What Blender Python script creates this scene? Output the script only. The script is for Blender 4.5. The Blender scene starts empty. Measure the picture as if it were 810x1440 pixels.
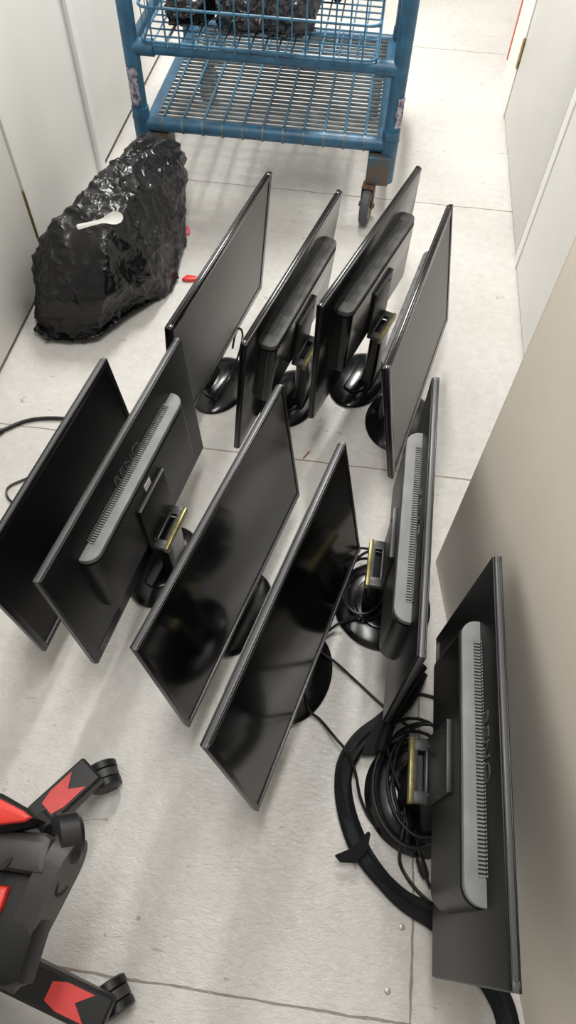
import bpy, bmesh, math, random
from mathutils import Vector, Matrix, noise
random.seed(7)
SC = bpy.context.scene
COL = SC.collection
R = math.radians
# ------------------------------------------------------------------ camera
def orth():
    f, th, ro, ya = 946.281, 0.572397, 0.041225, 0.097646
    r = Vector((1, 0, 0)); d = Vector((0, math.sin(th), -math.cos(th))); u = Vector((0, math.cos(th), math.sin(th)))
    c, s = math.cos(ro), math.sin(ro)
    r2 = c * r + s * u; u2 = -s * r + c * u
    Z = Matrix.Rotation(ya, 3, 'Z')
    return f, Z @ r2, Z @ u2, Z @ d
FPX, CR, CU, CD = orth()
EYE = Vector((0, 0, 1.4))
def at(px, py, z=0.0):
    """point of the place at height z seen at a measured position in the photo"""
    v = CR * ((px - 405) / FPX) - CU * ((py - 720) / FPX) + CD
    return EYE + v * ((z - EYE.z) / v.z)
cd = bpy.data.cameras.new('camera'); cam = bpy.data.objects.new('camera', cd); COL.objects.link(cam)
M3 = Matrix((CR, CU, -CD)).transposed()
cam.matrix_world = Matrix.Translation(EYE) @ M3.to_4x4()
cd.sensor_fit = 'VERTICAL'; cd.sensor_height = 24.0; cd.lens = 24.0 * FPX / 1440.0
cd.clip_start = 0.02
SC.camera = cam
SC.view_settings.view_transform = 'Standard'; SC.view_settings.look = 'None'
SC.view_settings.gamma = 1.0; SC.view_settings.use_curve_mapping = False
SC.view_settings.exposure = 0.2

# ------------------------------------------------------------------ materials
def mat(name, col, rough=.5, metal=0, spec=.5, noise_amt=0, nscale=40, bump=0, bscale=200, col2=None, coat=0, detail=4):
    m = bpy.data.materials.new(name); m.use_nodes = True
    nt = m.node_tree; b = nt.nodes['Principled BSDF']
    b.inputs['Base Color'].default_value = (*col, 1); b.inputs['Roughness'].default_value = rough
    b.inputs['Metallic'].default_value = metal; b.inputs['Specular IOR Level'].default_value = spec
    if coat:
        b.inputs['Coat Weight'].default_value = coat; b.inputs['Coat Roughness'].default_value = .08
    tc = nt.nodes.new('ShaderNodeTexCoord')
    if noise_amt or col2:
        n = nt.nodes.new('ShaderNodeTexNoise'); n.inputs['Scale'].default_value = nscale; n.inputs['Detail'].default_value = detail
        nt.links.new(tc.outputs['Object'], n.inputs['Vector'])
        cr = nt.nodes.new('ShaderNodeValToRGB')
        c2 = col2 or tuple(max(0, c * (1 - noise_amt)) for c in col)
        cr.color_ramp.elements[0].position = .38; cr.color_ramp.elements[1].position = .64
        cr.color_ramp.elements[0].color = (*c2, 1); cr.color_ramp.elements[1].color = (*col, 1)
        nt.links.new(n.outputs['Fac'], cr.inputs['Fac']); nt.links.new(cr.outputs['Color'], b.inputs['Base Color'])
    if bump:
        n2 = nt.nodes.new('ShaderNodeTexNoise'); n2.inputs['Scale'].default_value = bscale; n2.inputs['Detail'].default_value = 3
        nt.links.new(tc.outputs['Object'], n2.inputs['Vector'])
        bp = nt.nodes.new('ShaderNodeBump'); bp.inputs['Strength'].default_value = bump; bp.inputs['Distance'].default_value = .002
        nt.links.new(n2.outputs['Fac'], bp.inputs['Height']); nt.links.new(bp.outputs['Normal'], b.inputs['Normal'])
    return m

def floor_material():
    m = bpy.data.materials.new('painted_board_floor'); m.use_nodes = True
    nt = m.node_tree; b = nt.nodes['Principled BSDF']; L = nt.links; N = nt.nodes
    tc = N.new('ShaderNodeTexCoord')
    def nz(scale, detail=4, rough=.55, dist=0, mapscale=None):
        n = N.new('ShaderNodeTexNoise'); n.inputs['Scale'].default_value = scale; n.inputs['Detail'].default_value = detail
        n.inputs['Roughness'].default_value = rough; n.inputs['Distortion'].default_value = dist
        if mapscale:
            mp = N.new('ShaderNodeMapping'); mp.inputs['Scale'].default_value = mapscale; mp.inputs['Rotation'].default_value = (0, 0, .5)
            L.new(tc.outputs['Object'], mp.inputs['Vector']); L.new(mp.outputs['Vector'], n.inputs['Vector'])
        else: L.new(tc.outputs['Object'], n.inputs['Vector'])
        return n
    def ramp(src, p0, c0, p1, c1):
        r = N.new('ShaderNodeValToRGB'); e = r.color_ramp.elements
        e[0].position = p0; e[0].color = c0; e[1].position = p1; e[1].color = c1
        L.new(src, r.inputs['Fac']); return r.outputs['Color']
    def mix(fac, a, bb, typ='MIX'):
        x = N.new('ShaderNodeMix'); x.data_type = 'RGBA'; x.blend_type = typ
        if hasattr(fac, 'links') or not isinstance(fac, (int, float)): L.new(fac, x.inputs[0])
        else: x.inputs[0].default_value = fac
        for i, v in ((6, a), (7, bb)):
            if isinstance(v, tuple): x.inputs[i].default_value = v
            else: L.new(v, x.inputs[i])
        return x.outputs[2]
    base = ramp(nz(2.2, 5).outputs['Fac'], .35, (.545, .525, .50, 1), .65, (.62, .605, .58, 1))
    fine = ramp(nz(38, 5, .7).outputs['Fac'], .3, (.88, .88, .87, 1), .62, (1, 1, 1, 1))
    c = mix(1.0, base, fine, 'MULTIPLY')
    # scuffs: thin dark dashes
    sc = ramp(nz(16, 2, .5, 1.5, (1, 3.2, 1)).outputs['Fac'], .715, (0, 0, 0, 1), .755, (1, 1, 1, 1))
    c = mix(sc, c, (.36, .33, .29, 1))
    sp = N.new('ShaderNodeTexVoronoi'); sp.inputs['Scale'].default_value = 7.5; L.new(tc.outputs['Object'], sp.inputs['Vector'])
    spot = ramp(sp.outputs['Distance'], .028, (1, 1, 1, 1), .045, (0, 0, 0, 1))
    c = mix(spot, c, (.33, .29, .25, 1))
    # seams between the boards
    sx = N.new('ShaderNodeSeparateXYZ'); wob = nz(9, 3)
    L.new(tc.outputs['Object'], sx.inputs['Vector'])
    def M(op, a, bb=None):
        n = N.new('ShaderNodeMath'); n.operation = op
        for i, v in enumerate((a, bb)):
            if v is None: continue
            if isinstance(v, (int, float)): n.inputs[i].default_value = v
            else: L.new(v, n.inputs[i])
        return n.outputs[0]
    w = M('MULTIPLY', M('SUBTRACT', wob.outputs['Fac'], .5), .012)
    yy = M('ADD', sx.outputs['Y'], w); xx = M('ADD', sx.outputs['X'], w)
    brk = M('MULTIPLY', nz(14, 3).outputs['Fac'], .0040)
    lines = None
    for s in (-.08, 1.063, 2.258, 3.45, 4.65):
        l = M('LESS_THAN', M('ABSOLUTE', M('SUBTRACT', yy, s)), brk)
        lines = l if lines is None else M('MAXIMUM', lines, l)
    vx = M('LESS_THAN', M('ABSOLUTE', M('SUBTRACT', xx, .2465)), brk)
    vx = M('MULTIPLY', vx, M('LESS_THAN', sx.outputs['Y'], 1.06))
    lines = M('MAXIMUM', lines, vx)
    c = mix(M('MULTIPLY', lines, .8), c, (.17, .13, .10, 1))
    L.new(c, b.inputs['Base Color'])
    rr = N.new('ShaderNodeMapRange'); L.new(nz(11, 4).outputs['Fac'], rr.inputs[0])
    rr.inputs[3].default_value = .26; rr.inputs[4].default_value = .46; L.new(rr.outputs[0], b.inputs['Roughness'])
    b.inputs['Specular IOR Level'].default_value = .5
    h1 = nz(75, 4, .6, .8, (1, 2.2, 1)); h2 = nz(22, 3)
    hs = M('ADD', h1.outputs['Fac'], M('MULTIPLY', h2.outputs['Fac'], 1.4)); hs = M('SUBTRACT', hs, M('MULTIPLY', lines, 1.5))
    bp = N.new('ShaderNodeBump'); bp.inputs['Strength'].default_value = .62; bp.inputs['Distance'].default_value = .003
    L.new(hs, bp.inputs['Height']); L.new(bp.outputs['Normal'], b.inputs['Normal'])
    return m

M_floor = floor_material()
M_wall = mat('white_painted_board', (.76, .75, .72), .42, noise_amt=.05, nscale=3, bump=.05, bscale=60)
M_trim = mat('white_trim_paint', (.80, .795, .775), .4)
M_ceil = mat('ceiling_paint', (.78, .77, .75), .8)
M_gap = mat('dark_gap', (.05, .045, .04), .8)
M_beige = mat('beige_laminate', (.82, .765, .675), .5, noise_amt=.06, nscale=4, bump=.04, bscale=90)
M_beige_edge = mat('beige_edge_band', (.60, .53, .43), .5)
M_brass = mat('brass_hinge', (.52, .38, .16), .35, metal=1, noise_amt=.35, nscale=60)
M_red = mat('red_painted_edge', (.62, .11, .06), .45, noise_amt=.2, nscale=30)
M_blk = mat('textured_black_plastic', (.009, .0095, .010), .36, spec=.24, noise_amt=.25, nscale=30, bump=.12, bscale=900)
M_lit_side = mat('satin_black_lit_side', (.062, .064, .068), .36, spec=.6)  # paler than the bezel to paint the light on the top edges
M_bezel = mat('dark_satin_bezel', (.010, .010, .011), .3, spec=.4)
M_strip = mat('grey_trim_strip', (.16, .16, .165), .3, spec=.6)
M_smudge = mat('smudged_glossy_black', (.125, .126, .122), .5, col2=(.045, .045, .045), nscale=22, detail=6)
M_gloss = mat('glossy_black_plastic', (.006, .006, .0065), .17, spec=.36, noise_amt=.2, nscale=20)
M_dust_lit = mat('dusty_lit_black_plastic', (.205, .21, .205), .55, col2=(.165, .168, .165), nscale=26, bump=.08, bscale=500)  # dust tone plus the light from above, both painted into the grey
M_rib = mat('vent_rib_plastic', (.07, .07, .072), .3, spec=.6)
M_hole = mat('vent_slot_dark', (.006, .006, .006), .7)
M_logo = mat('embossed_black_plastic', (.03, .03, .032), .3, spec=.6)
M_scr_grey = mat('grey_antiglare_screen', (.035, .035, .033), .36, spec=1.0, noise_amt=.2, nscale=6)
M_scr_matte = mat('matte_dark_screen', (.006, .006, .007), .33, spec=.3, noise_amt=.3, nscale=6)
M_scr_gloss = mat('smooth_dark_screen', (.004, .004, .0045), .13, spec=.42, noise_amt=.3, nscale=5)
M_steel = mat('grey_steel_bracket', (.05, .052, .053), .4, metal=.3, noise_amt=.15, nscale=30)
M_gold = mat('yellow_bracket_edge', (.24, .21, .075), .3, metal=.45, noise_amt=.35, nscale=70)
M_white = mat('white_plastic', (.86, .85, .82), .4)
M_sticker = mat('white_sticker', (.78, .78, .76), .5)
M_blue = mat('worn_blue_paint', (.030, .125, .225), .42, col2=(.025, .085, .15), nscale=24, bump=.1, bscale=60)
M_bluewire = mat('blue_coated_wire', (.04, .155, .26), .42, noise_amt=.35, nscale=25)
M_zinc = mat('grey_shelf_wire', (.15, .19, .21), .42, metal=.3, noise_amt=.4, nscale=30)
M_dirtyblue = mat('chipped_blue_steel', (.025, .085, .13), .5, col2=(.12, .075, .045), nscale=18, detail=7)
M_rust = mat('rusted_steel', (.15, .085, .05), .7, noise_amt=.5, nscale=60)
M_tire = mat('grey_rubber', (.075, .085, .092), .62, noise_amt=.25, nscale=25)
M_hub = mat('cream_wheel_hub', (.52, .42, .28), .6, noise_amt=.4, nscale=50)
M_label = mat('torn_paper_label', (.82, .80, .78), .6, col2=(.13, .09, .24), nscale=60, detail=6)
def film(name, col, rough, spec, sc, st):
    """thin crinkled plastic film: flat facets meeting in sharp creases"""
    m = mat(name, col, rough, spec=spec, noise_amt=.3, nscale=10)
    nt = m.node_tree; N = nt.nodes; L = nt.links; b = N['Principled BSDF']
    tc = N.new('ShaderNodeTexCoord'); ns = N.new('ShaderNodeTexNoise'); ns.inputs['Scale'].default_value = sc * .35; ns.inputs['Detail'].default_value = 3
    L.new(tc.outputs['Object'], ns.inputs['Vector'])
    mx = N.new('ShaderNodeMix'); mx.data_type = 'VECTOR'; mx.inputs[0].default_value = .16
    L.new(tc.outputs['Object'], mx.inputs[4]); L.new(ns.outputs['Color'], mx.inputs[5])
    last = None
    for k, wgt in ((1, 1.0), (2.3, .5)):
        v = N.new('ShaderNodeTexVoronoi'); v.feature = 'F1'; v.inputs['Scale'].default_value = sc * k; L.new(mx.outputs[1], v.inputs['Vector'])
        q = N.new('ShaderNodeMath'); q.operation = 'MULTIPLY'; q.inputs[1].default_value = wgt; L.new(v.outputs['Distance'], q.inputs[0])
        if last is None: last = q.outputs[0]
        else:
            a = N.new('ShaderNodeMath'); a.operation = 'ADD'; L.new(last, a.inputs[0]); L.new(q.outputs[0], a.inputs[1]); last = a.outputs[0]
    # creases gather in patches, other areas stay taut
    pn = N.new('ShaderNodeTexNoise'); pn.inputs['Scale'].default_value = 5; L.new(tc.outputs['Object'], pn.inputs['Vector'])
    pr = N.new('ShaderNodeMapRange'); pr.inputs[1].default_value = .4; pr.inputs[2].default_value = .62; pr.inputs[3].default_value = .12; pr.inputs[4].default_value = 1; L.new(pn.outputs['Fac'], pr.inputs[0])
    g = N.new('ShaderNodeMath'); g.operation = 'MULTIPLY'; L.new(last, g.inputs[0]); L.new(pr.outputs[0], g.inputs[1])
    bp = N.new('ShaderNodeBump'); bp.inputs['Strength'].default_value = st; bp.inputs['Distance'].default_value = .018
    L.new(g.outputs[0], bp.inputs['Height']); L.new(bp.outputs['Normal'], b.inputs['Normal'])
    return m
M_bag = film('black_bin_liner', (.007, .007, .0075), .27, .36, 24, .55)
M_bag2 = film('shiny_dark_wrap', (.03, .03, .032), .14, .8, 26, .9)
M_cable = mat('black_cable_rubber', (.008, .008, .009), .36, spec=.4)
M_sleeve = mat('black_neoprene', (.006, .007, .008), .6, spec=.2, bump=.15, bscale=700)
M_chair = mat('charcoal_chair_plastic', (.012, .012, .013), .4, spec=.35, bump=.08, bscale=600)
M_chairgrey = mat('worn_grey_chair_plastic', (.05, .048, .046), .45, spec=.35, noise_amt=.25, nscale=14, bump=.08, bscale=500)
M_chairred = mat('red_chair_inlay', (.62, .05, .045), .42, noise_amt=.12, nscale=60)
M_fabricred = mat('red_seat_leather', (.60, .03, .02), .45, bump=.1, bscale=300)
M_fabricblk = mat('black_seat_leather', (.006, .006, .006), .5, spec=.25, bump=.12, bscale=300)
M_scrap = mat('red_plastic_scrap', (.75, .04, .03), .4, noise_amt=.1, nscale=30)
M_pink = mat('pink_plastic_scrap', (.75, .13, .22), .4, noise_amt=.1, nscale=30)
M_wood = mat('orange_wood_splinter', (.42, .17, .05), .7, noise_amt=.4, nscale=60)
M_screw = mat('dull_screw_head', (.42, .38, .33), .4, metal=.5)

# ------------------------------------------------------------------ helpers
def empty(name, loc=(0, 0, 0), rz=0, label=None, cat=None, group=None):
    o = bpy.data.objects.new(name, None); COL.objects.link(o); o.location = loc; o.rotation_euler = (0, 0, rz)
    o.empty_display_size = .05
    tag(o, label, cat, group); return o
def tag(o, label=None, cat=None, group=None, kind=None):
    if label: o['label'] = label
    if cat: o['category'] = cat
    if group: o['group'] = group
    if kind: o['kind'] = kind
    return o
def obj(name, bm, m, parent=None, smooth=True, mw=None):
    me = bpy.data.meshes.new(name)
    bmesh.ops.recalc_face_normals(bm, faces=bm.faces)
    bm.to_mesh(me); bm.free()
    for mm in (m if isinstance(m, (list, tuple)) else [m]): me.materials.append(mm)
    if smooth:
        me.polygons.foreach_set('use_smooth', [True] * len(me.polygons))
        try: me.set_sharp_from_angle(angle=R(32))
        except Exception: pass
    o = bpy.data.objects.new(name, me); COL.objects.link(o)
    if parent is not None: o.parent = parent
    if mw is not None: o.matrix_local = mw
    return o
def box(bm, x0, x1, y0, y1, z0, z1, bev=0, seg=2, M=None, mi=0):
    r = bmesh.ops.create_cube(bm, size=1)
    vs = r['verts']
    for v in vs:
        v.co = Vector(((x0 + x1) / 2 + v.co.x * (x1 - x0), (y0 + y1) / 2 + v.co.y * (y1 - y0), (z0 + z1) / 2 + v.co.z * (z1 - z0)))
    fs = set(f for v in vs for f in v.link_faces)
    if bev:
        es = list(set(e for v in vs for e in v.link_edges))
        g = bmesh.ops.bevel(bm, geom=es, offset=bev, segments=seg, affect='EDGES', profile=.5)
        fs = set(g['faces']) | set(f for f in fs if f.is_valid)
        vs = list(set(v for f in fs for v in f.verts))
    if M is not None:
        for v in vs: v.co = M @ v.co
    for f in fs: f.material_index = mi
    return vs
def prism(bm, poly, lo, hi, axis='z', bev=0, seg=2, M=None):
    """poly: 2D outline, extruded between lo and hi along an axis"""
    def P(a, b, c):
        return Vector((a, b, c)) if axis == 'z' else (Vector((a, c, b)) if axis == 'y' else Vector((c, a, b)))
    v0 = [bm.verts.new(P(a, b, lo)) for a, b in poly]; v1 = [bm.verts.new(P(a, b, hi)) for a, b in poly]
    n = len(poly); fs = [bm.faces.new(v0[::-1]), bm.faces.new(v1)]
    for i in range(n): fs.append(bm.faces.new((v0[i], v0[(i + 1) % n], v1[(i + 1) % n], v1[i])))
    bmesh.ops.recalc_face_normals(bm, faces=fs)
    vs = v0 + v1
    if bev:
        es = list(set(e for f in fs[:2] for e in f.edges))
        g = bmesh.ops.bevel(bm, geom=es, offset=bev, segments=seg, affect='EDGES', profile=.5)
        vs = list(set(v for f in list(g['faces']) + [f for f in fs if f.is_valid] for v in f.verts))
    if M is not None:
        for v in vs: v.co = M @ v.co
    return vs
def rrect(x0, x1, y0, y1, r, n=6, corners=(1, 1, 1, 1)):
    pts = []
    for k, (cx, cy, a0) in enumerate(((x1 - r, y1 - r, 0), (x0 + r, y1 - r, 90), (x0 + r, y0 + r, 180), (x1 - r, y0 + r, 270))):
        if corners[k]:
            for i in range(n + 1):
                a = R(a0 + 90 * i / n); pts.append((cx + r * math.cos(a), cy + r * math.sin(a)))
        else:
            pts.append(((x1, y1), (x0, y1), (x0, y0), (x1, y0))[k])
    return pts
def lathe(bm, prof, seg=48, M=None, sx=1, sy=1):
    rings = []
    for r, z in prof:
        if r < 1e-6: rings.append([bm.verts.new((0, 0, z))])
        else: rings.append([bm.verts.new((sx * r * math.cos(2 * math.pi * i / seg), sy * r * math.sin(2 * math.pi * i / seg), z)) for i in range(seg)])
    for a, b in zip(rings, rings[1:]):
        for i in range(seg):
            j = (i + 1) % seg
            if len(a) == 1 and len(b) == 1: continue
            if len(a) == 1: bm.faces.new((a[0], b[i], b[j]))
            elif len(b) == 1: bm.faces.new((a[i], b[0], a[j]))
            else: bm.faces.new((a[i], b[i], b[j], a[j]))
    vs = [v for r in rings for v in r]
    if M is not None:
        for v in vs: v.co = M @ v.co
    return vs
def tube(bm, pts, r, seg=10, cap=True):
    pts = [Vector(p) for p in pts]; rings = []; up = None
    for i, p in enumerate(pts):
        t = (pts[min(i + 1, len(pts) - 1)] - pts[max(i - 1, 0)]).normalized()
        if up is None:
            up = Vector((0, 0, 1)) if abs(t.z) < .9 else Vector((1, 0, 0))
        a = t.cross(up).normalized(); b = a.cross(t).normalized(); up = b
        rr = r[i] if isinstance(r, (list, tuple)) else r
        rings.append([bm.verts.new(p + rr * (math.cos(2 * math.pi * k / seg) * a + math.sin(2 * math.pi * k / seg) * b)) for k in range(seg)])
    for A, B in zip(rings, rings[1:]):
        for k in range(seg): bm.faces.new((A[k], A[(k + 1) % seg], B[(k + 1) % seg], B[k]))
    if cap: bm.faces.new(rings[0][::-1]); bm.faces.new(rings[-1])
def smooth_path(pts, n=8):
    P = [Vector(p) for p in pts]; out = []
    for i in range(len(P) - 1):
        p0, p1, p2, p3 = P[max(i - 1, 0)], P[i], P[i + 1], P[min(i + 2, len(P) - 1)]
        for k in range(n):
            t = k / n
            out.append(.5 * ((2 * p1) + (p2 - p0) * t + (2 * p0 - 5 * p1 + 4 * p2 - p3) * t * t + (3 * p1 - p0 - 3 * p2 + p3) * t ** 3))
    out.append(P[-1]); return out
def struct(name, bm, m, parent=None, smooth=False):
    o = obj(name, bm, m, parent, smooth)
    if parent is None: o['kind'] = 'structure'
    return o
def inv(bm): return bm

# ------------------------------------------------------------------ the room
XL, XR = -.945, .522
bm = bmesh.new(); box(bm, -2.2, 2.2, -2.2, 7.0, -.05, 0); struct('floor', bm, M_floor)
bm = bmesh.new(); box(bm, XL - .4, 2.2, -2.2, 7.0, 2.6, 2.66); struct('ceiling', bm, M_ceil)
# left wall: dark core, flush white panels with gaps, a raised vertical strip
bm = bmesh.new(); box(bm, XL - .16, XL - .018, -2.2, 7.0, 0, 2.6); struct('wall_left', bm, M_gap)
bm = bmesh.new()
box(bm, XL - .019, XL, 1.672, 3.40, .02, 2.6, .002)
struct('wall_left_panel', bm, M_wall)
bm = bmesh.new(); box(bm, XL - .019, XL, 3.41, 6.99, .012, 2.6, .002); struct('wall_left_far_panel', bm, M_wall)
d1 = empty('door_1', (XL, 1.66, 0)); d1['kind'] = 'structure'
bm = bmesh.new(); box(bm, -.019, 0, -.95, -.004, .02, 2.05, .002); obj('door_leaf', bm, M_wall, d1)
bm = bmesh.new()
tube(bm, [(-.002, .004, .14), (-.002, .004, .285)], .0045, 10)
for zz in (.172, .2, .228, .256): tube(bm, [(-.002, .004, zz - .001), (-.002, .004, zz + .001)], .0052, 10)
obj('hinge', bm, M_brass, d1)
bm = bmesh.new(); box(bm, XL - .019, XL, -2.2, .70, .012, 2.6, .002); struct('wall_left_near_panel', bm, M_wall)
bm = bmesh.new(); box(bm, XL - .019, XL, .70, 1.66, 2.06, 2.6, .002); struct('wall_left_header', bm, M_wall)
bm = bmesh.new(); box(bm, XL - .001, XL + .014, 2.215, 2.262, .0, 2.6, .004); struct('trim_1', bm, M_trim)
bm = bmesh.new(); box(bm, XL - .001, XL + .006, 3.415, 3.435, .0, 2.3, .001); struct('trim_2', bm, M_red)
# right wall
bm = bmesh.new(); box(bm, XR + .018, XR + .16, -2.2, 3.165, 0, 2.6); struct('wall_right', bm, M_gap)
bm = bmesh.new(); box(bm, XR, XR + .019, -2.2, 1.932, .010, 2.6, .002); struct('wall_right_panel', bm, M_wall)
bm = bmesh.new(); box(bm, XR - .002, XR + .018, 1.942, 1.992, .0, 2.6, .002); struct('trim_3', bm, M_trim)
d2 = empty('door_2', (XR, 2.88, 0)); d2['kind'] = 'structure'
bm = bmesh.new(); box(bm, 0, .019, -.874, 0, .012, 2.05, .002); obj('door_leaf', bm, M_wall, d2)
bm = bmesh.new()
tube(bm, [(-.004, .008, .185), (-.004, .008, .285)], .006, 10); box(bm, -.0015, .016, .012, .034, .19, .28, .0005)
for zz in (.21, .235, .26): tube(bm, [(-.004, .008, zz - .001), (-.004, .008, zz + .001)], .0067, 10)
obj('hinge', bm, M_brass, d2)
bm = bmesh.new(); box(bm, XR, XR + .019, 2.0, 2.89, 2.06, 2.6, .002); struct('wall_right_header', bm, M_wall)
bm = bmesh.new(); box(bm, XR - .003, XR + .019, 2.894, 3.15, 0, 2.6, .002); struct('trim_4', bm, M_trim)
bm = bmesh.new(); box(bm, XR - .006, XR + .16, 3.15, 3.172, .10, 2.6, .002); struct('trim_5', bm, M_red)
bm = bmesh.new(); box(bm, 1.7, 1.8, 3.0, 7.0, 0, 2.6); struct('wall_right_far', bm, M_wall)
bm = bmesh.new(); box(bm, XL - .16, 1.8, 7.0, 7.1, 0, 2.6); struct('wall_back', bm, M_wall)

# beige panel standing at an angle along the right wall
p0 = Vector((.277, .81, 0)); p1 = Vector((.470, -.225, 0)); e = (p1 - p0).normalized()
bp = empty('beige_panel', p0, math.atan2(e.y, e.x), 'tall beige laminate panel standing at an angle behind the nearest monitor on the right', 'panel')
Ln = (p1 - p0).length
bm = bmesh.new(); box(bm, .0015, Ln, .0, .028, .0, 2.0, .0015); obj('board', bm, M_beige, bp, False)
bm = bmesh.new(); box(bm, 0, .0015, .0005, .0275, .0005, 1.999); obj('edge_band', bm, M_beige_edge, bp, False)

# ------------------------------------------------------------------ monitors
T = .0150
def text_mesh(s, size, depth):
    cu = bpy.data.curves.new('lettering', 'FONT'); cu.body = s; cu.size = size; cu.extrude = depth; cu.align_x = 'CENTER'; cu.resolution_u = 3
    o = bpy.data.objects.new('lettering', cu); COL.objects.link(o)
    dg = bpy.context.evaluated_depsgraph_get(); dg.update()
    me = bpy.data.meshes.new_from_object(o.evaluated_get(dg))
    bpy.data.objects.remove(o); bpy.data.curves.remove(cu)
    bm = bmesh.new(); bm.from_mesh(me); bpy.data.meshes.remove(me); return bm
def monitor(label, pos, yaw, tilt, W, H, back, style='office', group='black monitors standing on the floor', sticker=False, gloss_screen=False, deep=.70):
    """pos: middle of the bottom edge of the face the photo shows; yaw: direction of the long edge"""
    t = R(tilt); yw = R(yaw)
    eX = Vector((math.cos(yw), math.sin(yw), 0)); n = Vector((math.sin(yw), -math.cos(yw), 0))
    p = Vector(pos)
    if back and style[-1] == '~':        # seen from behind, back towards the right
        yw += math.pi; t = -t
        n = -n
    if back: p = p + n * T               # fitted plane was the rear of the panel
    zb = p.z
    root = empty('monitor', (p.x, p.y, 0), yw, label, 'monitor', group)
    Mh = Matrix.Translation((0, 0, zb)) @ Matrix.Rotation(t, 4, 'X')
    gl = style.startswith('gloss')
    body = M_gloss if gl else M_blk
    w = W / 2
    # front bezel frame
    bz, bb = (.0165, .021) if gl else ((.009, .017) if gloss_screen else (.013, .017))
    def frame(y0, y1, bev):
        bm = bmesh.new(); q = bz - .003
        box(bm, -w, -w + bz, y0, y1, 0, H, bev); box(bm, w - bz, w, y0, y1, 0, H, bev)
        box(bm, -w + q, w - q, y0 + .0002, y1 - .0002, H - bz, H, bev); box(bm, -w + q, w - q, y0 + .0002, y1 - .0002, 0, bb, bev); return bm
    fz = obj('bezel', frame(0, .0032, .0009), M_gloss if gl else M_bezel, root, mw=Mh)
    obj('edge_trim', frame(.0030, .0105, .001), M_gloss if gl else M_lit_side, fz)  # office trim carries the painted light, the bezel front stays dark
    if not gl:
        bm = bmesh.new(); box(bm, -w + bz, w - bz, -.0012, .002, bb - .004, bb - .001, .0005); obj('lower_trim_strip', bm, M_strip, fz)
    bm = bmesh.new(); box(bm, -w + bz - .001, w - bz + .001, .0018, .008, bb - .001, H - bz + .001)
    obj('screen', bm, M_scr_gloss if gloss_screen else (M_scr_grey if gl else M_scr_matte), root, False, mw=Mh)
    # rear cover
    bm = bmesh.new(); box(bm, -w + .0015, w - .0015, .0109, T, .0010, H - .0010, .0018, 2)
    rc = obj('rear_cover', bm, body, root, mw=Mh)
    bm = bmesh.new(); box(bm, -w + .0018, w - .0018, .0103, .0111, .0018, H - .0018); obj('seam', bm, M_lit_side, rc, False)
    if not gl:                            # button strip low on the rear edge
        bm = bmesh.new()
        for k in range(3): box(bm, w - .115, w - .022, T - .0005, T + .0012, .012 + .007 * k, .0135 + .007 * k, .0004)
        obj('button_strip', bm, M_rib, rc)
    if not gl:
        bm = text_mesh('BENQ', .03, .0011)
        for v in bm.verts: v.co = Vector((-v.co.x * 1.32, T + v.co.z + .0006, H - .067 + v.co.y + .004))
        for v in bm.verts: v.co.z = v.co.z
        obj('embossed_logo', bm, M_logo, rc)
    # housing that bulges from the back
    D = T + (.033 if gl else .031); zt = .279 * H / .35; z0 = .098; hw = .205 * W / .58
    bm = bmesh.new()
    rc_ = .018 if gl else .026; o1 = rrect(-hw, hw, T - .002, D, rc_, 8, (1, 1, 0, 0)); o0 = rrect(-hw * .98, hw * .98, T - .002, D - .006, rc_ - .006, 8, (1, 1, 0, 0))
    a = [bm.verts.new((x, y, z0)) for x, y in o0]; b = [bm.verts.new((x, y, z0 + .012)) for x, y in o1]; c = [bm.verts.new((x, y, zt - .016)) for x, y in o1]
    N = len(a)
    for A, B in ((a, b), (b, c)):
        for i in range(N): bm.faces.new((A[i], A[(i + 1) % N], B[(i + 1) % N], B[i]))
    bm.faces.new(a[::-1]); bm.faces.new(c)
    hs = obj('rear_housing', bm, body, root, mw=Mh)
    bm = bmesh.new(); prism(bm, rrect(-hw + .003, hw - .003, T - .002, D - .003, rc_ - .002, 8, (1, 1, 0, 0)), zt - .017, zt - .0115); obj('shadow_groove', bm, M_hole, hs)
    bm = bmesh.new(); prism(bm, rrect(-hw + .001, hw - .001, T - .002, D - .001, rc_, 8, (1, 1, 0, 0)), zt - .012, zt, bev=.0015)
    obj('top_ledge', bm, M_smudge if gl else M_dust_lit, hs)
    vw = .168 * W / .58
    bm = bmesh.new(); box(bm, -vw, vw, T - .0005, T + .011, zt - .0005, zt + .0006); box(bm, -vw, vw, T - .0003, T + .0008, zt, zt + .007)
    vg = obj('vent_recess', bm, M_hole, hs, False)
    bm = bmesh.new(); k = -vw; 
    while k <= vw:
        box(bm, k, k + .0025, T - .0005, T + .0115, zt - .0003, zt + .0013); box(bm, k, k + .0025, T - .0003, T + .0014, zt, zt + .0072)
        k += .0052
    obj('vent_ribs', bm, M_rib if gl else M_dust_lit, vg, False)  # pale grey on the office ribs stands in for their glints
    # stand plate, bracket
    pz0, pz1 = .088, .224
    bm = bmesh.new(); prism(bm, rrect(-.056, .056, pz0, pz1, .005, 3), D - .001, D + .006, 'y', .0012)
    pl = obj('mounting_plate', bm, M_blk, root, mw=Mh)
    bm = bmesh.new(); box(bm, -.055, .055, D, D + .0075, pz1 - .002, pz1 + .0015, .0006); obj('plate_lip', bm, M_steel, pl)
    for sx, sz in ((-.04, .105), (.04, .105), (-.04, .203), (.04, .203)):
        bm = bmesh.new()
        lathe(bm, [(0, .0015), (.0032, .0012), (.0036, 0), (0, 0)], 12, Matrix.Translation((sx, D + .006, sz)) @ Matrix.Rotation(R(-90), 4, 'X'))
        obj('screw', bm, M_hole if sz > .15 else M_steel, pl)
    if sticker:
        bm = bmesh.new(); box(bm, -.012, .012, D, D + .0008, .232, .25); obj('sticker', bm, M_sticker, hs, False)
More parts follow.
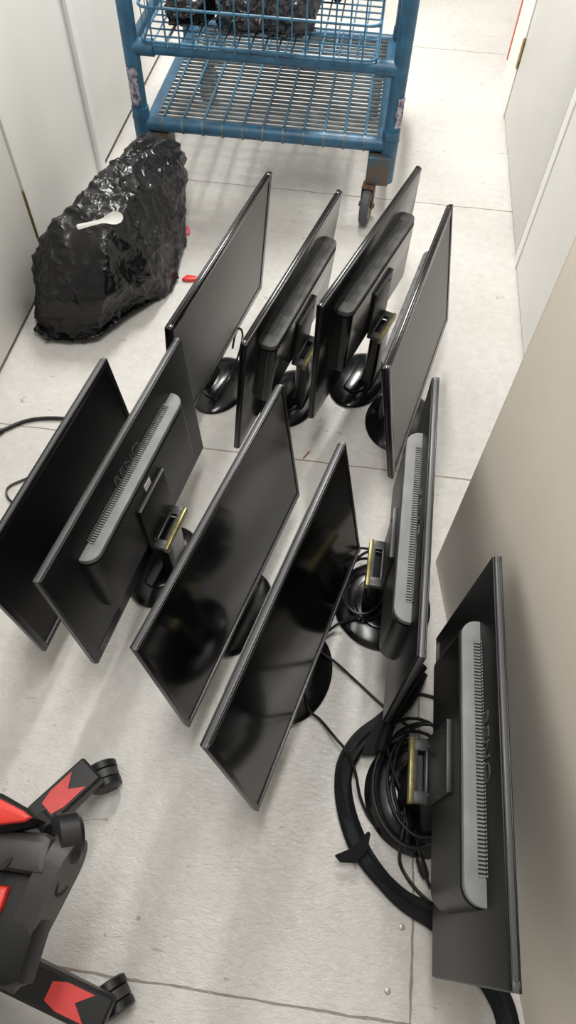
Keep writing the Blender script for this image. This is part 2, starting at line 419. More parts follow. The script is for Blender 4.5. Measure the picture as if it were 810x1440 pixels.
    zbk = .088
    bm = bmesh.new(); y0, y1 = D - .001, D + .032
    box(bm, -.053, -.033, y0, y1, zbk, zbk + .011, .0012); box(bm, .033, .053, y0, y1, zbk, zbk + .011, .0012)
    box(bm, -.034, .034, y0, y0 + .010, zbk, zbk + .011, .0012); box(bm, -.034, .034, y1 - .010, y1, zbk, zbk + .011, .0012)
    br = obj('bracket', bm, M_steel, root, mw=Mh)
    bm = bmesh.new(); box(bm, -.054, .054, y1 - .004, y1 + .0045, zbk - .004, zbk + .0125, .001); obj('yellow_edge', bm, M_gold, br)
    # neck and foot (upright, on the floor)
    top = zb + zbk - .004; dy = -math.sin(t) * (zbk)
    sh = .15 * math.sin(-t); BY = .026 + sh * .6; yc = D + .017 + sh * .75
    bm = bmesh.new()
    secs = [(.043, yc - .040, yc + .010, .010), (.036, yc - .026, yc + .012, .035), (.033, yc - .020, yc + .014, .08), (.032, yc - .018, yc + .015, top - .02), (.034, yc - .017, yc + .017, top)]
    rings = [[bm.verts.new((x, y, z)) for x, y in rrect(-w0, w0, a0, a1, .011, 5)] for (w0, a0, a1, z) in secs]
    for A, B in zip(rings, rings[1:]):
        for i in range(len(A)): bm.faces.new((A[i], A[(i + 1) % len(A)], B[(i + 1) % len(A)], B[i]))
    bm.faces.new(rings[0][::-1]); bm.faces.new(rings[-1])
    nk = obj('neck', bm, M_gloss, root)
    bm = bmesh.new()
    lathe(bm, [(0, 0), (.108, 0), (.113, .002), (.1135, .005), (.111, .0075), (.10, .0115), (.08, .017), (.05, .022), (0, .0245)], 64, Matrix.Translation((0, BY, 0)), .97, deep)
    bs = obj('base', bm, M_gloss, root)
    bm = bmesh.new()
    arc = [(.068 * math.cos(R(a)), BY + .067 * deep * math.sin(R(a))) for a in range(-28, 209, 6)]
    prism(bm, arc, .012, .0265, bev=.003)
    obj('base_plateau', bm, M_gloss, bs)
    return root
G1 = 'black monitors in the far row'; G2 = 'black monitors in the near row'
monitor('black monitor with grey screen, beside the black rubbish bag in the far row', (-.3158, 1.2844, .1157), 78.39, 4.98, .5916, .3548, False, 'gloss')
monitor('black monitor showing its back, second in the far row from the rubbish bag', (-.1509, 1.2734, .105), 75.7, 5.1, .58, .35, True, 'gloss~')
monitor('black monitor showing its back, directly below the cart wheel, third in the far row', (.0398, 1.3707, .1244), 71.03, .37, .58, .35, True, 'gloss~')
monitor('black monitor with pale grey reflecting screen, rightmost of the far row by the right wall', (.2137, 1.2239, .1297), 77.57, -10.74, .58, .338, False, 'gloss', deep=.80)
monitor('smaller black monitor with matte black screen at the left edge, cables behind it', (-.4815, .6893, .098), 81.5, -6.3, .521, .312, False, 'office')
monitor('black monitor showing its vented back with a small white sticker above the stand plate', (-.3596, .7062, .096), 80.2, -2.92, .58, .3484, True, 'office~', sticker=True)
monitor('black glossy monitor with half grey screen, between the stickered one and the frontmost screen', (-.1315, .605, .0976), 75.81, -7.74, .58, .3528, False, 'office', gloss_screen=True)
monitor('black glossy monitor with near black screen, frontmost of those showing their screens', (.0208, .4755, .1011), 75.88, -11.32, .58, .3537, False, 'office', gloss_screen=True)
monitor('black monitor with dusty, lit-toned vented back and cables looped on its base, behind the nearest monitor', (.1682, .6765, .0949), 88.63, .28, .58, .35, True, 'office', deep=.96)
monitor('black monitor with vented back beside the beige panel, the largest and nearest monitor', (.2601, .2808, .1044), 90.08, 2.99, .58, .3535, True, 'office', deep=.96)

# ------------------------------------------------------------------ blue stock cart
CX0, CX1, CY0, CY1 = -.732, .063, 2.147, 2.86
cart = empty('stock_cart', ((CX0 + CX1) / 2, (CY0 + CY1) / 2, 0), 0, 'blue steel wire stock cart on castors with a basket on top at the hall end', 'cart')
off = Matrix.Translation((-(CX0 + CX1) / 2, -(CY0 + CY1) / 2, 0))
def cpart(name, bm, m, parent=cart, smooth=True):
    if parent is cart:
        for v in bm.verts: v.co = off @ v.co
    else:
        for v in bm.verts: v.co = off @ v.co
    return obj(name, bm, m, parent, smooth)
def post(x, y, z0):
    bm = bmesh.new()
    tube(bm, [(x, y, z0), (x, y, 1.15)], .0235, 16)
    tube(bm, [(x, y, z0), (x, y, .30)], .027, 16); tube(bm, [(x, y, .265), (x, y, .272)], .0285, 16)
    return cpart('post', bm, M_blue)
posts = [post(CX0, CY0, .135), post(CX1, CY0, .135), post(CX0, CY1, .135), post(CX1, CY1, .135)]
SZ = .25
bm = bmesh.new(); tube(bm, [(CX0, CY0, SZ), (CX1, CY0, SZ)], .0215, 16)
x = CX0 + .07
while x < CX1 - .03:
    x += .0645
sr = cpart('shelf_rail', bm, M_blue)
x = CX0 + .07
while x < CX1 - .03:
    bm = bmesh.new(); tube(bm, [(x - .003, CY0, SZ), (x + .003, CY0, SZ)], .0242, 14); x += .0645
    for v in bm.verts: v.co = off @ v.co
    obj('wire_wrap', bm, M_zinc, sr)
bm = bmesh.new(); tube(bm, [(CX0, CY1, SZ), (CX1, CY1, SZ)], .0215, 16); cpart('shelf_rail', bm, M_blue)
for x, s in ((CX0 + .03, 1), (CX1 - .026, -1)):
    bm = bmesh.new(); box(bm, x - .016, x + .016, CY0, CY1, SZ + .008, SZ + .012, .001); box(bm, x - .016 * s - .002, x - .016 * s + .002, CY0, CY1, SZ - .022, SZ + .011, .001)
    cpart('shelf_side', bm, M_blue)
bm = bmesh.new(); y = CY0 + .03
while y < CY1 - .01:
    tube(bm, [(CX0 + .03, y, SZ + .008), (CX1 - .03, y, SZ + .008)], .0045, 6); y += .0262
cpart('shelf_slats', bm, M_zinc)
bm = bmesh.new(); x = CX0 + .07
while x < CX1 - .03:
    tube(bm, [(x, CY0, SZ + .023), (x, CY0 + .02, SZ + .016), (x, CY1, SZ + .016)], .0042, 8); x += .0645
cpart('shelf_wires', bm, M_bluewire)
# upper frame and basket
UZ = .468
for y in (CY0, CY1):
    bm = bmesh.new(); tube(bm, [(CX0, y, UZ), (CX1, y, UZ)], .0175, 14); tube(bm, [(CX0, y, UZ), (CX0 + .07, y, UZ)], .023, 14); tube(bm, [(CX1 - .07, y, UZ), (CX1, y, UZ)], .023, 14)
    cpart('upper_rail', bm, M_blue)
for x in (CX0, CX1):
    bm = bmesh.new(); tube(bm, [(x, CY0, UZ), (x, CY1, UZ)], .0165, 14); cpart('upper_side_rail', bm, M_blue)
bx0, bx1, by0, by1, bz0, bz1 = -.693, -.008, 2.125, 2.80, .492, .70
def ring(z, g=0, r=.004):
    o = rrect(bx0 - g, bx1 + g, by0 - g, by1 + g, .03, 5); P = [(x, y, z) for x, y in o]; return P + P[:2]
bm = bmesh.new()
for z, r in ((bz0, .0042), (.578, .0042), (.64, .0036), (.70, .005)): tube(bm, ring(z), r, 8, False)
bk = cpart('basket_rim', bm, M_bluewire)
bm = bmesh.new(); x = bx0 + .035
while x < bx1 - .02:
    tube(bm, [(x, by0, bz1), (x, by0, bz0 - .012), (x, by0 + .03, bz0 - .003), (x, by1 - .01, bz0 - .003), (x, by1, bz1)], .0026, 6); x += .0405
y = by0 + .04
while y < by1 - .02:
    tube(bm, [(bx0, y, bz1), (bx0, y, bz0), (bx1, y, bz0), (bx1, y, bz1)], .0026, 6); y += .046
tube(bm, [(bx0 + .01, by0 + .002, bz0), (bx0 + .11, by0 + .002, .70)], .003, 6); 
obj('basket_wires', (lambda b: ([setattr(v, 'co', off @ v.co) for v in b.verts], b)[1])(bm), M_bluewire, bk)
# castors
def caster(x, y, ang, front=True):
    c = bpy.data.objects.new('caster', None)
    bm = bmesh.new(); box(bm, x - .050, x + .024, y - .04, y + .04, .135, .226, .006)
    hsg = cpart('caster_housing', bm, M_dirtyblue)
    Mx = Matrix.Translation((x - .036, y - .035, 0)) @ Matrix.Rotation(ang, 4, 'Z')
    bm = bmesh.new(); box(bm, -.021, -.016, -.016, .016, .052, .136, .003); box(bm, .016, .021, -.016, .016, .052, .136, .003); box(bm, -.021, .021, -.02, .02, .128, .136, .002)
    tube(bm, [(-.026, 0, .064), (.026, 0, .064)], .008, 10)
    for v in bm.verts: v.co = Mx @ v.co
    cpart('caster_fork', bm, M_rust)
    W = Mx @ Matrix.Translation((0, 0, .064)) @ Matrix.Rotation(R(90), 4, 'Y')
    bm = bmesh.new(); lathe(bm, [(.046, -.0145), (.058, -.0145), (.063, -.010), (.0640, 0), (.063, .010), (.058, .0145), (.046, .0145), (.046, -.0145)], 40, W)
    wl = cpart('caster_wheel', bm, M_tire)
    bm = bmesh.new(); lathe(bm, [(0, -.0105), (.016, -.0125), (.02, -.008), (.040, -.008), (.047, -.0135), (.047, .0135), (.040, .008), (.02, .008), (.016, .0125), (0, .0105)], 32, W)
    for v in bm.verts: v.co = off @ v.co
    obj('wheel_hub', bm, M_hub, wl)
caster(CX1 - .012, CY0 + .0, R(-8)); caster(CX0 + .06, CY0 + .03, R(14)); caster(CX1 - .03, CY1 - .02, R(6)); caster(CX0 + .11, CY1 - .02, R(-12))
# torn labels on the two near posts
def torn(x, y, z0, z1, a0, a1, po):
    bm = bmesh.new(); nz, na = 14, 8; g = []
    for i in range(nz + 1):
        z = z0 + (z1 - z0) * i / nz
        l = a0 + .25 * noise.noise(Vector((z * 60, x, 1))); h = a1 + .35 * noise.noise(Vector((z * 70, x, 9)))
        g.append([bm.verts.new((x + .0275 * math.cos(l + (h - l) * k / na), y + .0275 * math.sin(l + (h - l) * k / na), z)) for k in range(na + 1)])
    for A, B in zip(g, g[1:]):
        for k in range(na): bm.faces.new((A[k], A[k + 1], B[k + 1], B[k]))
    bmesh.ops.solidify(bm, geom=bm.faces[:], thickness=.0006)
    for v in bm.verts: v.co = off @ v.co
    obj('torn_label', bm, M_label, po)
torn(CX0, CY0, .31, .42, R(-128), R(-62), posts[0]); torn(CX1, CY0, .315, .40, R(-78), R(-18), posts[1])

# ------------------------------------------------------------------ crumpled bags
def crumple(o, amp, scale, seed, fold=0, neck=None, groove=None):
    """creased film: broad dents, flat facets between sharp ridges and, near a gathered neck, pleats"""
    me = o.data; sv = Vector((seed * 3.1, seed * 1.7, seed))
    me.update(); nrm = [v.normal.copy() for v in me.vertices]
    def crease(q, k):
        f = noise.voronoi(q)[0]; return math.exp(-k * (f[1] - f[0]))
    for v, n in zip(me.vertices, nrm):
        p = v.co * scale + sv
        w = noise.noise_vector(p * .8) * .55 + noise.noise_vector(p * 2.3) * .16
        m = .4 + .9 * max(0, min(1, .5 + noise.noise(p * .35 + sv)))
        d = amp * (.9 * noise.noise(p * .45 + sv) + m * (.42 * crease(p * .8 + w, 9) + .26 * crease(p * 1.9 + w * 1.5, 8)) + .10 * m * crease(p * 4.2 + w * 3, 6) - .5)
        if neck is not None:
            q = v.co - neck; dist = q.length; k = min(1, dist / .36)
            ang = math.atan2(q.z + .12, q.x - q.y * .3)
            pl = math.sin(ang * 13 + 2.5 * noise.noise(v.co * 3)) + .5 * math.sin(ang * 29 + 3 * noise.noise(v.co * 5))
            d = d * (.25 + .75 * k) + fold * (1 - k) ** 1.2 * pl * min(1, dist / .12)
        if groove is not None:
            a, b, dep, wd = groove; ab = b - a; t = max(0, min(1, (v.co - a).dot(ab) / ab.length_squared)); c = a + ab * t
            c += Vector((noise.noise(v.co * 14), noise.noise(v.co * 14 + sv), 0)) * .018
            d -= dep * math.exp(-((v.co - c).length / wd) ** 2)
        v.co += n * d
        if v.co.z < .001: v.co.z = .001
def hull_mesh(name, pts, m, voxel, parent=None, smooth_it=6):
    bm = bmesh.new()
    for p in pts: bm.verts.new(p)
    r = bmesh.ops.convex_hull(bm, input=bm.verts[:])
    for g in r['geom_interior']:
        if isinstance(g, bmesh.types.BMVert) and g.is_valid: bm.verts.remove(g)
    me = bpy.data.meshes.new(name); bm.to_mesh(me); bm.free()
    o = bpy.data.objects.new(name, me); COL.objects.link(o)
    md = o.modifiers.new('r', 'REMESH'); md.mode = 'VOXEL'; md.voxel_size = voxel
    ms = o.modifiers.new('s', 'SMOOTH'); ms.iterations = smooth_it; ms.factor = .6
    dg = bpy.context.evaluated_depsgraph_get(); dg.update()
    me2 = bpy.data.meshes.new_from_object(o.evaluated_get(dg)); o.modifiers.clear(); o.data = me2; bpy.data.meshes.remove(me)
    me2.name = name; me2.materials.clear(); me2.materials.append(m)
    return o
def fin(o):
    me = o.data; me.polygons.foreach_set('use_smooth', [True] * len(me.polygons)); me.update()
V = Vector
bagp = [at(42, 474), at(62, 489), at(108, 491), at(142, 488), at(186, 456), at(250, 412), at(262, 345), V((-.612, 2.05, 0)), V((-.66, 2.09, 0)), V((-.86, 1.85, 0)),
        V((-.93, 1.45, .02)), at(39, 420, .07), at(40, 360, .17), at(72, 318, .27), at(122, 266, .32), at(165, 220, .34), at(198, 190, .325),
        V((-.92, 1.62, .10)), at(60, 428, .14), at(150, 425, .16), at(222, 392, .12), at(150, 338, .28), at(264, 262, .15), at(263, 300, .08), at(262, 215, .215), at(200, 262, .29)]
neck = V((-.655, 2.045, .278))
bagp += [neck + V((-.035, -.015, .0)), neck + V((.03, -.02, -.008)), neck + V((0, .0, -.05)), neck + V((.08, -.01, -.02)), neck + V((-.01, -.03, .012))]
bag = hull_mesh('rubbish_bag', bagp, M_bag, .0075, smooth_it=9)
crumple(bag, .030, 8.5, 3, .010, neck, (at(172, 338, .28), at(214, 412, .10), .034, .030)); fin(bag)
tag(bag, 'big black plastic rubbish bag slumped against the left wall beside the cart', 'bag')
# spoon on the bag
dg = bpy.context.evaluated_depsgraph_get(); dg.update()
def on_bag(px, py):
    v = (CR * ((px - 405) / FPX) - CU * ((py - 720) / FPX) + CD).normalized()
    ok, loc, nn, _ = bag.ray_cast(EYE, v)
    return (loc, nn) if ok else (at(px, py, .33), V((0, 0, 1)))
s0, n0 = on_bag(110, 325); s1, n1 = on_bag(170, 310)
ax = (s1 - s0).normalized(); nn = (n0 + n1 + V((0, -.2, .8))).normalized(); bx = nn.cross(ax).normalized(); nn = ax.cross(bx)
Ls = (s1 - s0).length * 1.06; lift = 0
for k in range(25):
    for w_ in (-.016, 0, .016):
        c_ = s0 + ax * (Ls * k / 24) + bx * w_; ok, loc, _n, _i = bag.ray_cast(c_ + nn * .2, -nn)
        if ok: lift = max(lift, (loc - c_).dot(nn))
bm = bmesh.new(); prof = [(0, .0058), (.04, .0075), (.3, .006), (.52, .0058), (.62, .009), (.72, .0155), (.82, .0185), (.92, .016), (.98, .009), (1, .003)]
top, bot = [], []
for u, w0 in prof:
    dep = 0 if u < .55 else -.006 * math.sin((u - .55) / .45 * math.pi)
    row = []
    for j in range(7):
        s = (j - 3) / 3; row.append(s0 + ax * (u * Ls) + bx * (w0 * s) + nn * (lift + .003 + dep * (1 - s * s) + (0.002 if u < .5 else 0) * (1 - abs(s))))
    top.append([bm.verts.new(p) for p in row])
for A, B in zip(top, top[1:]):
    for j in range(6): bm.faces.new((A[j], A[j + 1], B[j + 1], B[j]))
bmesh.ops.solidify(bm, geom=bm.faces[:], thickness=.0014)
tag(obj('spoon', bm, M_white), 'white plastic spoon lying on top of the black rubbish bag', 'spoon')
# bags in the basket
def blob(name, c, rx, ry, rz, m, seed, amp, label, group=None, cat='bag'):
    pts = []
    for i in range(90):
        a = random.uniform(0, 2 * math.pi); h = random.uniform(-1, 1); q = math.sqrt(1 - h * h)
        pts.append(V((c[0] + rx * q * math.cos(a), c[1] + ry * q * math.sin(a), c[2] + rz * h)))
    for i in range(16):
        a = i * math.pi / 8; pts.append(V((c[0] + rx * .93 * math.cos(a), c[1] + ry * .98 * math.sin(a), .500)))
    o = hull_mesh(name, pts, m, .008, smooth_it=3); crumple(o, amp, 14, seed)
    for v in o.data.vertices: v.co.z = max(v.co.z, .497); v.co.y = max(v.co.y, 2.134); fin(o)
    return tag(o, label, cat, group)
blob('plastic_bag', (-.33, 2.27, .605), .155, .125, .105, M_bag2, 11, .045, 'shiny crumpled dark plastic bag heaped in the cart basket, at the front')
blob('plastic_bag', (-.578, 2.27, .548), .082, .12, .05, M_bag, 17, .035, 'flatter black plastic bag at the left in the cart basket')
blob('plastic_bag', (-.24, 2.55, .655), .15, .13, .15, M_bag, 23, .04, 'tall black plastic bag behind the shiny one in the cart basket')
# scraps by the bag
def scrap(name, px, py, l, w, rot, m, label, h=.012):
    p = at(px, py); bm = bmesh.new()
    prism(bm, [(-l, -w * .6), (-l * .3, -w), (l * .7, -w * .7), (l, 0), (l * .6, w * .8), (-l * .5, w)], .0, h, bev=.003)
    o = obj(name, bm, m); o.location = p; o.rotation_euler = (0, 0, rot); return tag(o, label, 'scrap')
scrap('red_scrap', 268, 394, .026, .012, .1, M_scrap, 'bright red plastic scrap on the floor beside the rubbish bag')
scrap('pink_scrap', 263, 327, .012, .022, .2, M_pink, 'pink scrap showing at the right edge of the rubbish bag')
bm = bmesh.new(); prism(bm, [(-.016, -.0012), (.010, -.0022), (.018, 0), (.009, .0022), (-.014, .0016)], 0, .003, bev=.0008)
o = obj('wood_splinter', bm, M_wood); o.location = at(431, 640); o.rotation_euler = (0, 0, R(62)); tag(o, 'small orange wood splinter on the floor between the two rows of monitors', 'splinter')
for q, l in (((565, 1304), 'screw head in the floor beside the long floor seam, close to the nearest monitor'), ((545, 1394), 'screw head in the floor near the bottom edge by the crossing floor seams')):
    bm = bmesh.new(); lathe(bm, [(0, .0014), (.0035, .0013), (.0052, .0006), (.0056, 0), (0, 0)], 16)
    o = obj('floor_screw', bm, M_screw); o.location = at(*q); tag(o, l, 'screw')

# ------------------------------------------------------------------ cables
def cable(pts, r, label, name='cable', cat='cable', group=None, m=None, n=8):
    P = smooth_path([at(a, b, c) for a, b, c in pts], n)
    bm = bmesh.new(); tube(bm, P, r, 8)
    return tag(obj(name, bm, m or M_cable), label, cat, group)
c1 = cable([(-14, 612, .012), (6, 604, .008), (36, 592, .006), (66, 588, .006), (100, 590, .006), (135, 600, .006)], .0048, 'thick black power cable on the floor behind the smaller left monitor', 'power_cable')
bm = bmesh.new(); a = at(-10, 610, .010); b = at(4, 605, .009); tube(bm, [a, a + (b - a) * .7, b], [.009, .009, .006], 12); obj('plug', bm, M_cable, c1)
cable([(50, 668, .005), (32, 675, .005), (13, 684, .005), (9, 694, .005), (17, 706, .005), (40, 716, .005)], .0028, 'thin looped black cable peeking out behind the smaller left monitor')
cable([(330, 515, .05), (338, 490, .09), (341, 470, .11), (337, 462, .11), (331, 470, .1), (327, 490, .06)], .003, 'thin black cable looping behind the far monitor beside the rubbish bag')
cable([(452, 896, .006), (470, 881, .012), (487, 872, .024), (500, 868, .030), (520, 866, .034)], .003, 'thin black cable from the frontmost screen across to the coiled base')
cable([(440, 905, .020), (455, 920, .020), (470, 930, .018), (500, 957, .004), (530, 985, .004), (560, 1010, .004), (585, 1030, .004)], .003, 'black cable crossing the floor from the frontmost screen base under the fabric sleeve')
cable([(428, 975, .02), (436, 1000, .02), (450, 1012, .010), (472, 1038, .028), (490, 1060, .034), (500, 1088, .026), (507, 1122, .008), (522, 1154, .004), (545, 1174, .004), (575, 1190, .004), (600, 1196, .004)], .003,
      'thin black cable running beside the fabric sleeve into the coil of cables')
cable([(572, 975, .004), (585, 976, .004), (600, 978, .004), (625, 985, .004)], .0036, 'short black cable between the two right monitors')
# coil round the base of the nearest monitor
def coil(cx, cy, rx, ry, turns, z0, r, a0, label, seed):
    random.seed(seed); P = []; c = at(cx, cy); n = int(turns * 28)
    for i in range(n + 1):
        a = a0 + 2 * math.pi * i / 28
        k = 1 + .10 * math.sin(a * .37 + seed) + .06 * noise.noise(V((i * .11, seed, 0)))
        P.append((c.x + rx * k * math.cos(a) + .012 * math.sin(a * .21 + seed), c.y + ry * k * math.sin(a), z0 + .012 * (1 + math.sin(a * .5 + seed)) + .0045 * (i / 28)))
    bm = bmesh.new(); tube(bm, P, r, 8)
    return tag(obj('coiled_cable', bm, M_cable), label, 'cable', 'coiled cables by the right monitors')
coil(585, 1110, .085, .115, 2.3, .022, .0036, .4, 'loose black cable coil on the floor at the base of the nearest monitor', 2)
coil(592, 1105, .065, .098, 1.6, .03, .0034, 2.0, 'tighter inner black cable coil at the base of the nearest monitor', 5)
cable([(540, 1035, .03), (552, 1080, .05), (566, 1118, .055), (569, 1150, .05), (563, 1190, .04), (563, 1215, .006), (575, 1238, .004), (592, 1258, .004), (612, 1275, .004)], .0034, 'black cable lying over the coil and bending towards the sleeve')
cable([(571, 1195, .03), (573, 1170, .05), (572, 1150, .055), (569, 1140, .04)], .0042, 'short thick black cable end standing up in the coil')
c2 = cable([(583, 1165, .04), (588, 1190, .03), (592, 1208, .02), (597, 1228, .012), (606, 1250, .010)], .0034, 'black cable with a plug at the lower edge of the coil', 'plug_cable')
bm = bmesh.new(); a = at(589, 1203, .022); b = at(599, 1235, .012); tube(bm, [a, a + (b - a) * .15, a + (b - a) * .8, b], [.005, .0085, .0085, .006], 12); obj('plug', bm, M_cable, c2)
coil(512, 835, .050, .082, 2.3, .030, .0034, 1.0, 'black cable looped on the round base beside the frontmost screen', 8)

# ------------------------------------------------------------------ black fabric sleeve
def ribbon(bm, pts, w, th=.004, dome=.006, n=8):
    P = smooth_path([at(a, b, c) for a, b, c, *_ in pts], n)
    Wd = [];
    for i in range(len(pts) - 1):
        w0 = pts[i][3] if len(pts[i]) > 3 else w; w1 = pts[i + 1][3] if len(pts[i + 1]) > 3 else w
        for k in range(n): Wd.append(w0 + (w1 - w0) * k / n)
    Wd.append(pts[-1][3] if len(pts[-1]) > 3 else w)
    rows = []
    for i, p in enumerate(P):
        t = (P[min(i + 1, len(P) - 1)] - P[max(i - 1, 0)]); t.z = 0; t.normalize(); s = V((-t.y, t.x, 0))
        sec = []
        K = 7
        for j in range(K):
            u = j / (K - 1) * 2 - 1; sec.append(p + s * u * Wd[i] / 2 + V((0, 0, th + dome * (1 - u * u) + .0016 * math.sin(u * 7 + i * .1))))
        for j in range(K - 1, -1, -1):
            u = j / (K - 1) * 2 - 1; sec.append(p + s * u * Wd[i] / 2 * .98)
        rows.append([bm.verts.new(q) for q in sec])
    for A, B in zip(rows, rows[1:]):
        for j in range(len(A)): bm.faces.new((A[j], A[(j + 1) % len(A)], B[(j + 1) % len(A)], B[j]))
    bm.faces.new(rows[0][::-1]); bm.faces.new(rows[-1])
sl = empty('fabric_sleeve', at(500, 1170), 0, 'long flat black fabric cable sleeve lying on the floor left of the nearest monitor', 'cable sleeve')
def spart(name, bm):
    for v in bm.verts: v.co -= sl.location
    return obj(name, bm, M_sleeve, sl)
bm = bmesh.new()
ribbon(bm, [(592, 945, .030, .03), (570, 985, .026, .034), (540, 1015, .022, .036), (508, 1040, .018, .036), (488, 1070, .014, .036), (482, 1100, .008, .034), (487, 1140, .006, .036), (500, 1180, .006, .038), (515, 1208, .010, .034), (540, 1240, .006, .030), (570, 1268, .004, .034), (612, 1292, .004, .042), (650, 1325, .004, .044), (684, 1372, .004, .042), (706, 1412, .004, .040), (716, 1450, .004, .038)], .036)
spart('band', bm)
# flared ends where the sleeve is folded back on itself
def flap(bm, quad, th):
    a = [at(*q) for q in quad]; top = [bm.verts.new(p + V((0, 0, th))) for p in a]; bot = [bm.verts.new(p) for p in a]
    n = len(a); bm.faces.new(top); bm.faces.new(bot[::-1])
    for i in range(n): bm.faces.new((bot[i], bot[(i + 1) % n], top[(i + 1) % n], top[i]))
    bmesh.ops.bevel(bm, geom=bm.edges[:], offset=.0015, segments=2, affect='EDGES')
bm = bmesh.new(); flap(bm, [(470, 1203, .022), (478, 1213, .020), (500, 1214, .022), (516, 1198, .026), (521, 1172, .036), (517, 1169, .036), (508, 1180, .034), (490, 1196, .028)], .006); spart('folded_flap', bm)
bm = bmesh.new(); flap(bm, [(505, 1058, .012), (509, 1063, .012), (536, 1062, .016), (546, 1052, .022), (556, 1020, .034), (548, 1010, .036), (528, 1018, .032), (514, 1042, .02)], .008); spart('folded_flap', bm)
bm = bmesh.new()
P = smooth_path([at(534, 1055, .045), at(545, 1020, .062), at(562, 985, .078), at(580, 957, .088), at(594, 936, .090)], 8); tube(bm, P, [.011] * len(P), 10)
spart('bundled_strip', bm)

# ------------------------------------------------------------------ gaming chair
hub = V((-.555, -.05, 0))
ch = empty('gaming_chair', hub, 0, 'black and red gaming chair with star base and castors, cut off at the lower left', 'chair')
def hp(o_bm):
    for v in o_bm.verts: v.co -= hub
    return o_bm
for k, (ang, Lg) in enumerate(((55.5, .338), (-13.5, .328), (127, .35), (199, .35), (270, .35))):
    A = Matrix.Rotation(R(ang), 4, 'Z'); bm = bmesh.new()
    secs = [(.03, .03, .062, .128), (.15, .0275, .068, .122), (Lg - .004, .0275, .074, .103), (Lg, .0255, .078, .099)]
    rings = []
    for (x, w, z0, z1) in secs:
        rings.append([bm.verts.new(A @ V((x, y, z))) for y, z in ((-w, z0), (w, z0), (w, z1 - .005), (w - .005, z1), (-w + .005, z1), (-w, z1 - .005))])
    for P_, Q in zip(rings, rings[1:]):
        for i in range(6): bm.faces.new((P_[i], P_[(i + 1) % 6], Q[(i + 1) % 6], Q[i]))
    bm.faces.new(rings[0][::-1]); bm.faces.new(rings[-1])
    leg = obj('base_leg', bm, M_chair, ch)
    def ztop(x): return .122 + (.103 - .122) * (x - .15) / (Lg - .154)
    bm = bmesh.new(); x0, x1 = Lg - .098, Lg - .029
    out = [(x0, -.013), (x0 + .022, -.0195), (x1, -.0195), (x1 - .024, 0), (x1, .0195), (x0 + .022, .0195), (x0, .013)]
    tp = [bm.verts.new(A @ V((x, y, ztop(x) + .0022))) for x, y in out]; bt = [bm.verts.new(A @ V((x, y, ztop(x) - .001))) for x, y in out]
    bm.faces.new(tp); bm.faces.new(bt[::-1])
    for i in range(len(out)): bm.faces.new((bt[i], bt[(i + 1) % len(out)], tp[(i + 1) % len(out)], tp[i]))
    obj('red_arrow_inlay', bm, M_chairred, leg, False)
    # twin-wheel castor
    ca = (R(32), R(39))[k] if k < 2 else R(ang + 20); C0 = (at(147, 1092, .0285) - hub, at(160, 1403, .0285) - hub)[k] if k < 2 else A @ V((Lg + .012, 0, 0)); Wm = Matrix.Translation((C0.x, C0.y, .0285)) @ Matrix.Rotation(ca, 4, 'Z')
    bm = bmesh.new()
    for s in (-1, 1):
        lathe(bm, [(0, -.0085), (.024, -.0085), (.0285, -.006), (.0285, .006), (.024, .0085), (0, .0085)], 28, Wm @ Matrix.Translation((0, s * .0165, 0)) @ Matrix.Rotation(R(90), 4, 'X'))
    wh = obj('caster_wheels', bm, M_chair, leg)
    bm = bmesh.new(); lathe(bm, [(0, -.0075), (.0275, -.0075), (.0275, .0075), (0, .0075)], 24, Wm @ Matrix.Rotation(R(90), 4, 'X')); tube(bm, [Wm @ V((-.016, 0, 0)), Wm @ V((-.016, 0, .055))], .007, 10)
    obj('caster_hood', bm, M_chairgrey, leg)
bm = bmesh.new(); lathe(bm, [(0, .05), (.045, .05), (.055, .07), (.055, .13), (.04, .145), (.032, .15), (.032, .26), (.022, .262), (.022, .34), (0, .34)], 32); obj('gas_lift', bm, M_chair, ch)
# recliner hinge cover: tapered vertical shell on the seat's side
a = at(116, 1197, .36); b = at(27, 1388, .335); L3 = (b - a).length; d3 = V((b.x - a.x, b.y - a.y, 0)).normalized()
s3 = V((d3.y, -d3.x, 0))                       # points away from the seat
if s3.x < 0: s3 = -s3
def side(u, z, t): return V((a.x, a.y, 0)) + d3 * u - s3 * t + V((0, 0, z))
prof = []
for i in range(13):
    an = R(70 + 200 * i / 12); prof.append((.028 + .042 * math.cos(an), .372 + .05 * math.sin(an)))
prof += [(.07, .3225), (L3, .329), (L3 + .006, .345), (L3 - .004, .36), (.12, .392), (.08, .408), (.05, .419)]
bm = bmesh.new()
f = [bm.verts.new(side(u, z, 0)) for u, z in prof]; g = [bm.verts.new(side(u, z, .03)) for u, z in prof]
bm.faces.new(f); bm.faces.new(g[::-1])
for i in range(len(prof)): bm.faces.new((f[i], f[(i + 1) % len(prof)], g[(i + 1) % len(prof)], g[i]))
hc = obj('hinge_cover', hp(bm), M_chairgrey, ch)
bm = bmesh.new()
for i in range(10):
    an0 = R(-60 + 120 * i / 10); an1 = R(-60 + 120 * (i + 1) / 10)
    q = [(.03 + r * math.cos(an), .370 + r * math.sin(an)) for r, an in ((.026, an0), (.030, an0), (.030, an1), (.026, an1))]
    vv = [bm.verts.new(side(u, z, -.0012)) for u, z in q]; bm.faces.new(vv); ww = [bm.verts.new(side(u, z, .001)) for u, z in q]; bm.faces.new(ww[::-1])
obj('curved_slot', hp(bm), M_hole, hc, False)
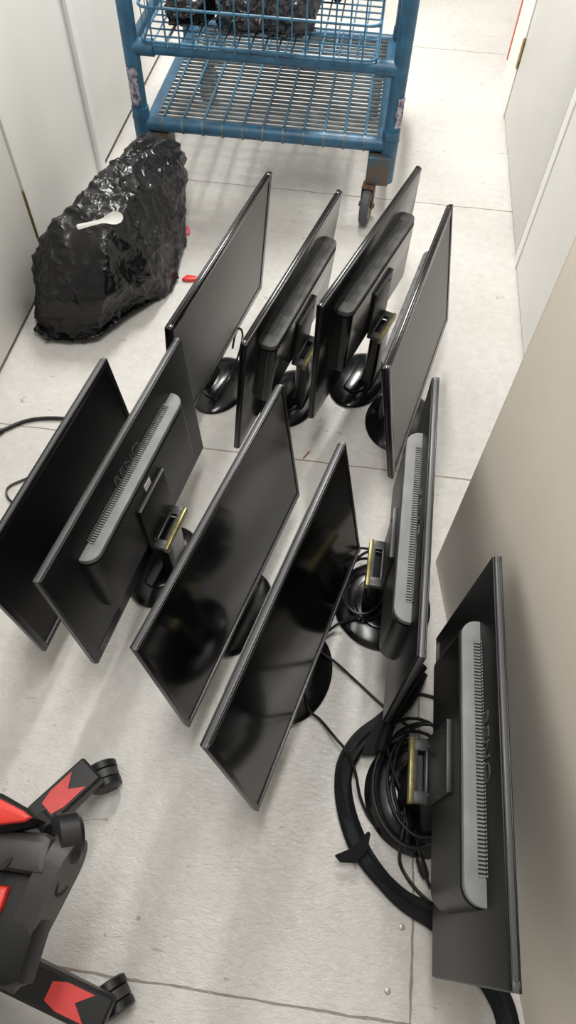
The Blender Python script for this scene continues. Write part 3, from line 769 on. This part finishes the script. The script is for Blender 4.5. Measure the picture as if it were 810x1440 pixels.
# cross bar behind the seat with a rounded knuckle
def pxprism(bm, outline, z0, z1, bev=.004):
    c = [at(x, y, z1) for x, y in outline]
    prism(bm, [(p.x, p.y) for p in c], z0, z1, bev=bev)
bm = bmesh.new(); pxprism(bm, [(-190, 1152), (0, 1164), (62, 1170), (74, 1178), (60, 1232), (0, 1222), (-190, 1204)], .345, .425, .012); cb = obj('back_crossbar', hp(bm), M_chairgrey, ch)
bm = bmesh.new(); c0 = at(9, 1214, .426); lathe(bm, [(0, .001), (.009, .001), (.009, -.002), (0, -.002)], 20, Matrix.Translation(c0) @ Matrix.Rotation(R(58), 4, 'Z'), 1.0, .36); obj('oval_slot', hp(bm), M_hole, cb)
bm = bmesh.new(); k0 = at(78, 1182, .39); k1 = at(112, 1176, .375); tube(bm, [k0, k0 + (k1 - k0) * .8, k1], [.033, .033, .027], 20); obj('hinge_knuckle', hp(bm), M_chair, ch)
bm = bmesh.new(); k0 = at(58, 1150, .35); k1 = at(72, 1166, .36); tube(bm, [k0, k1], .012, 12); obj('recline_bolt', hp(bm), M_chair, ch)
bm = bmesh.new(); pxprism(bm, [(-190, 1192), (0, 1206), (52, 1214), (62, 1262), (50, 1310), (26, 1385), (4, 1392), (-190, 1380)], .325, .40, .014); obj('seat_frame', hp(bm), M_fabricblk, ch)
bm = bmesh.new(); pxprism(bm, [(-190, 1236), (-2, 1244), (12, 1246), (2, 1275), (-14, 1300), (-190, 1330)], .395, .412, .006); obj('red_seat_panel', hp(bm), M_fabricred, ch)
# lower wing of the backrest
bm = bmesh.new(); pxprism(bm, [(-200, 1085), (-60, 1095), (0, 1114), (38, 1136), (52, 1150), (40, 1158), (0, 1166), (-200, 1168)], .40, .455, .014); bw = obj('backrest_wing', hp(bm), M_fabricblk, ch)
bm = bmesh.new(); pxprism(bm, [(-190, 1094), (-60, 1103), (0, 1123), (33, 1140), (44, 1149), (34, 1155), (0, 1159), (-190, 1160)], .45, .461, .005); obj('red_wing_panel', hp(bm), M_fabricred, bw)

# ------------------------------------------------------------------ light
def area(name, loc, sx, sy, power, col=(1, .98, .945), rot=(0, 0, 0)):
    l = bpy.data.lights.new(name, 'AREA'); l.shape = 'RECTANGLE'; l.size = sx; l.size_y = sy; l.energy = power; l.color = col
    o = bpy.data.objects.new(name, l); COL.objects.link(o); o.location = loc; o.rotation_euler = rot; return o
area('ceiling_light_far', (-.25, 3.3, 2.57), .22, 1.2, 80)
area('ceiling_light_near', (-.15, .75, 2.57), .26, 1.2, 26)
w = bpy.data.worlds.new('hall_ambience'); SC.world = w; w.use_nodes = True
bg = w.node_tree.nodes['Background']; bg.inputs['Color'].default_value = (1, .98, .95, 1); bg.inputs['Strength'].default_value = .5
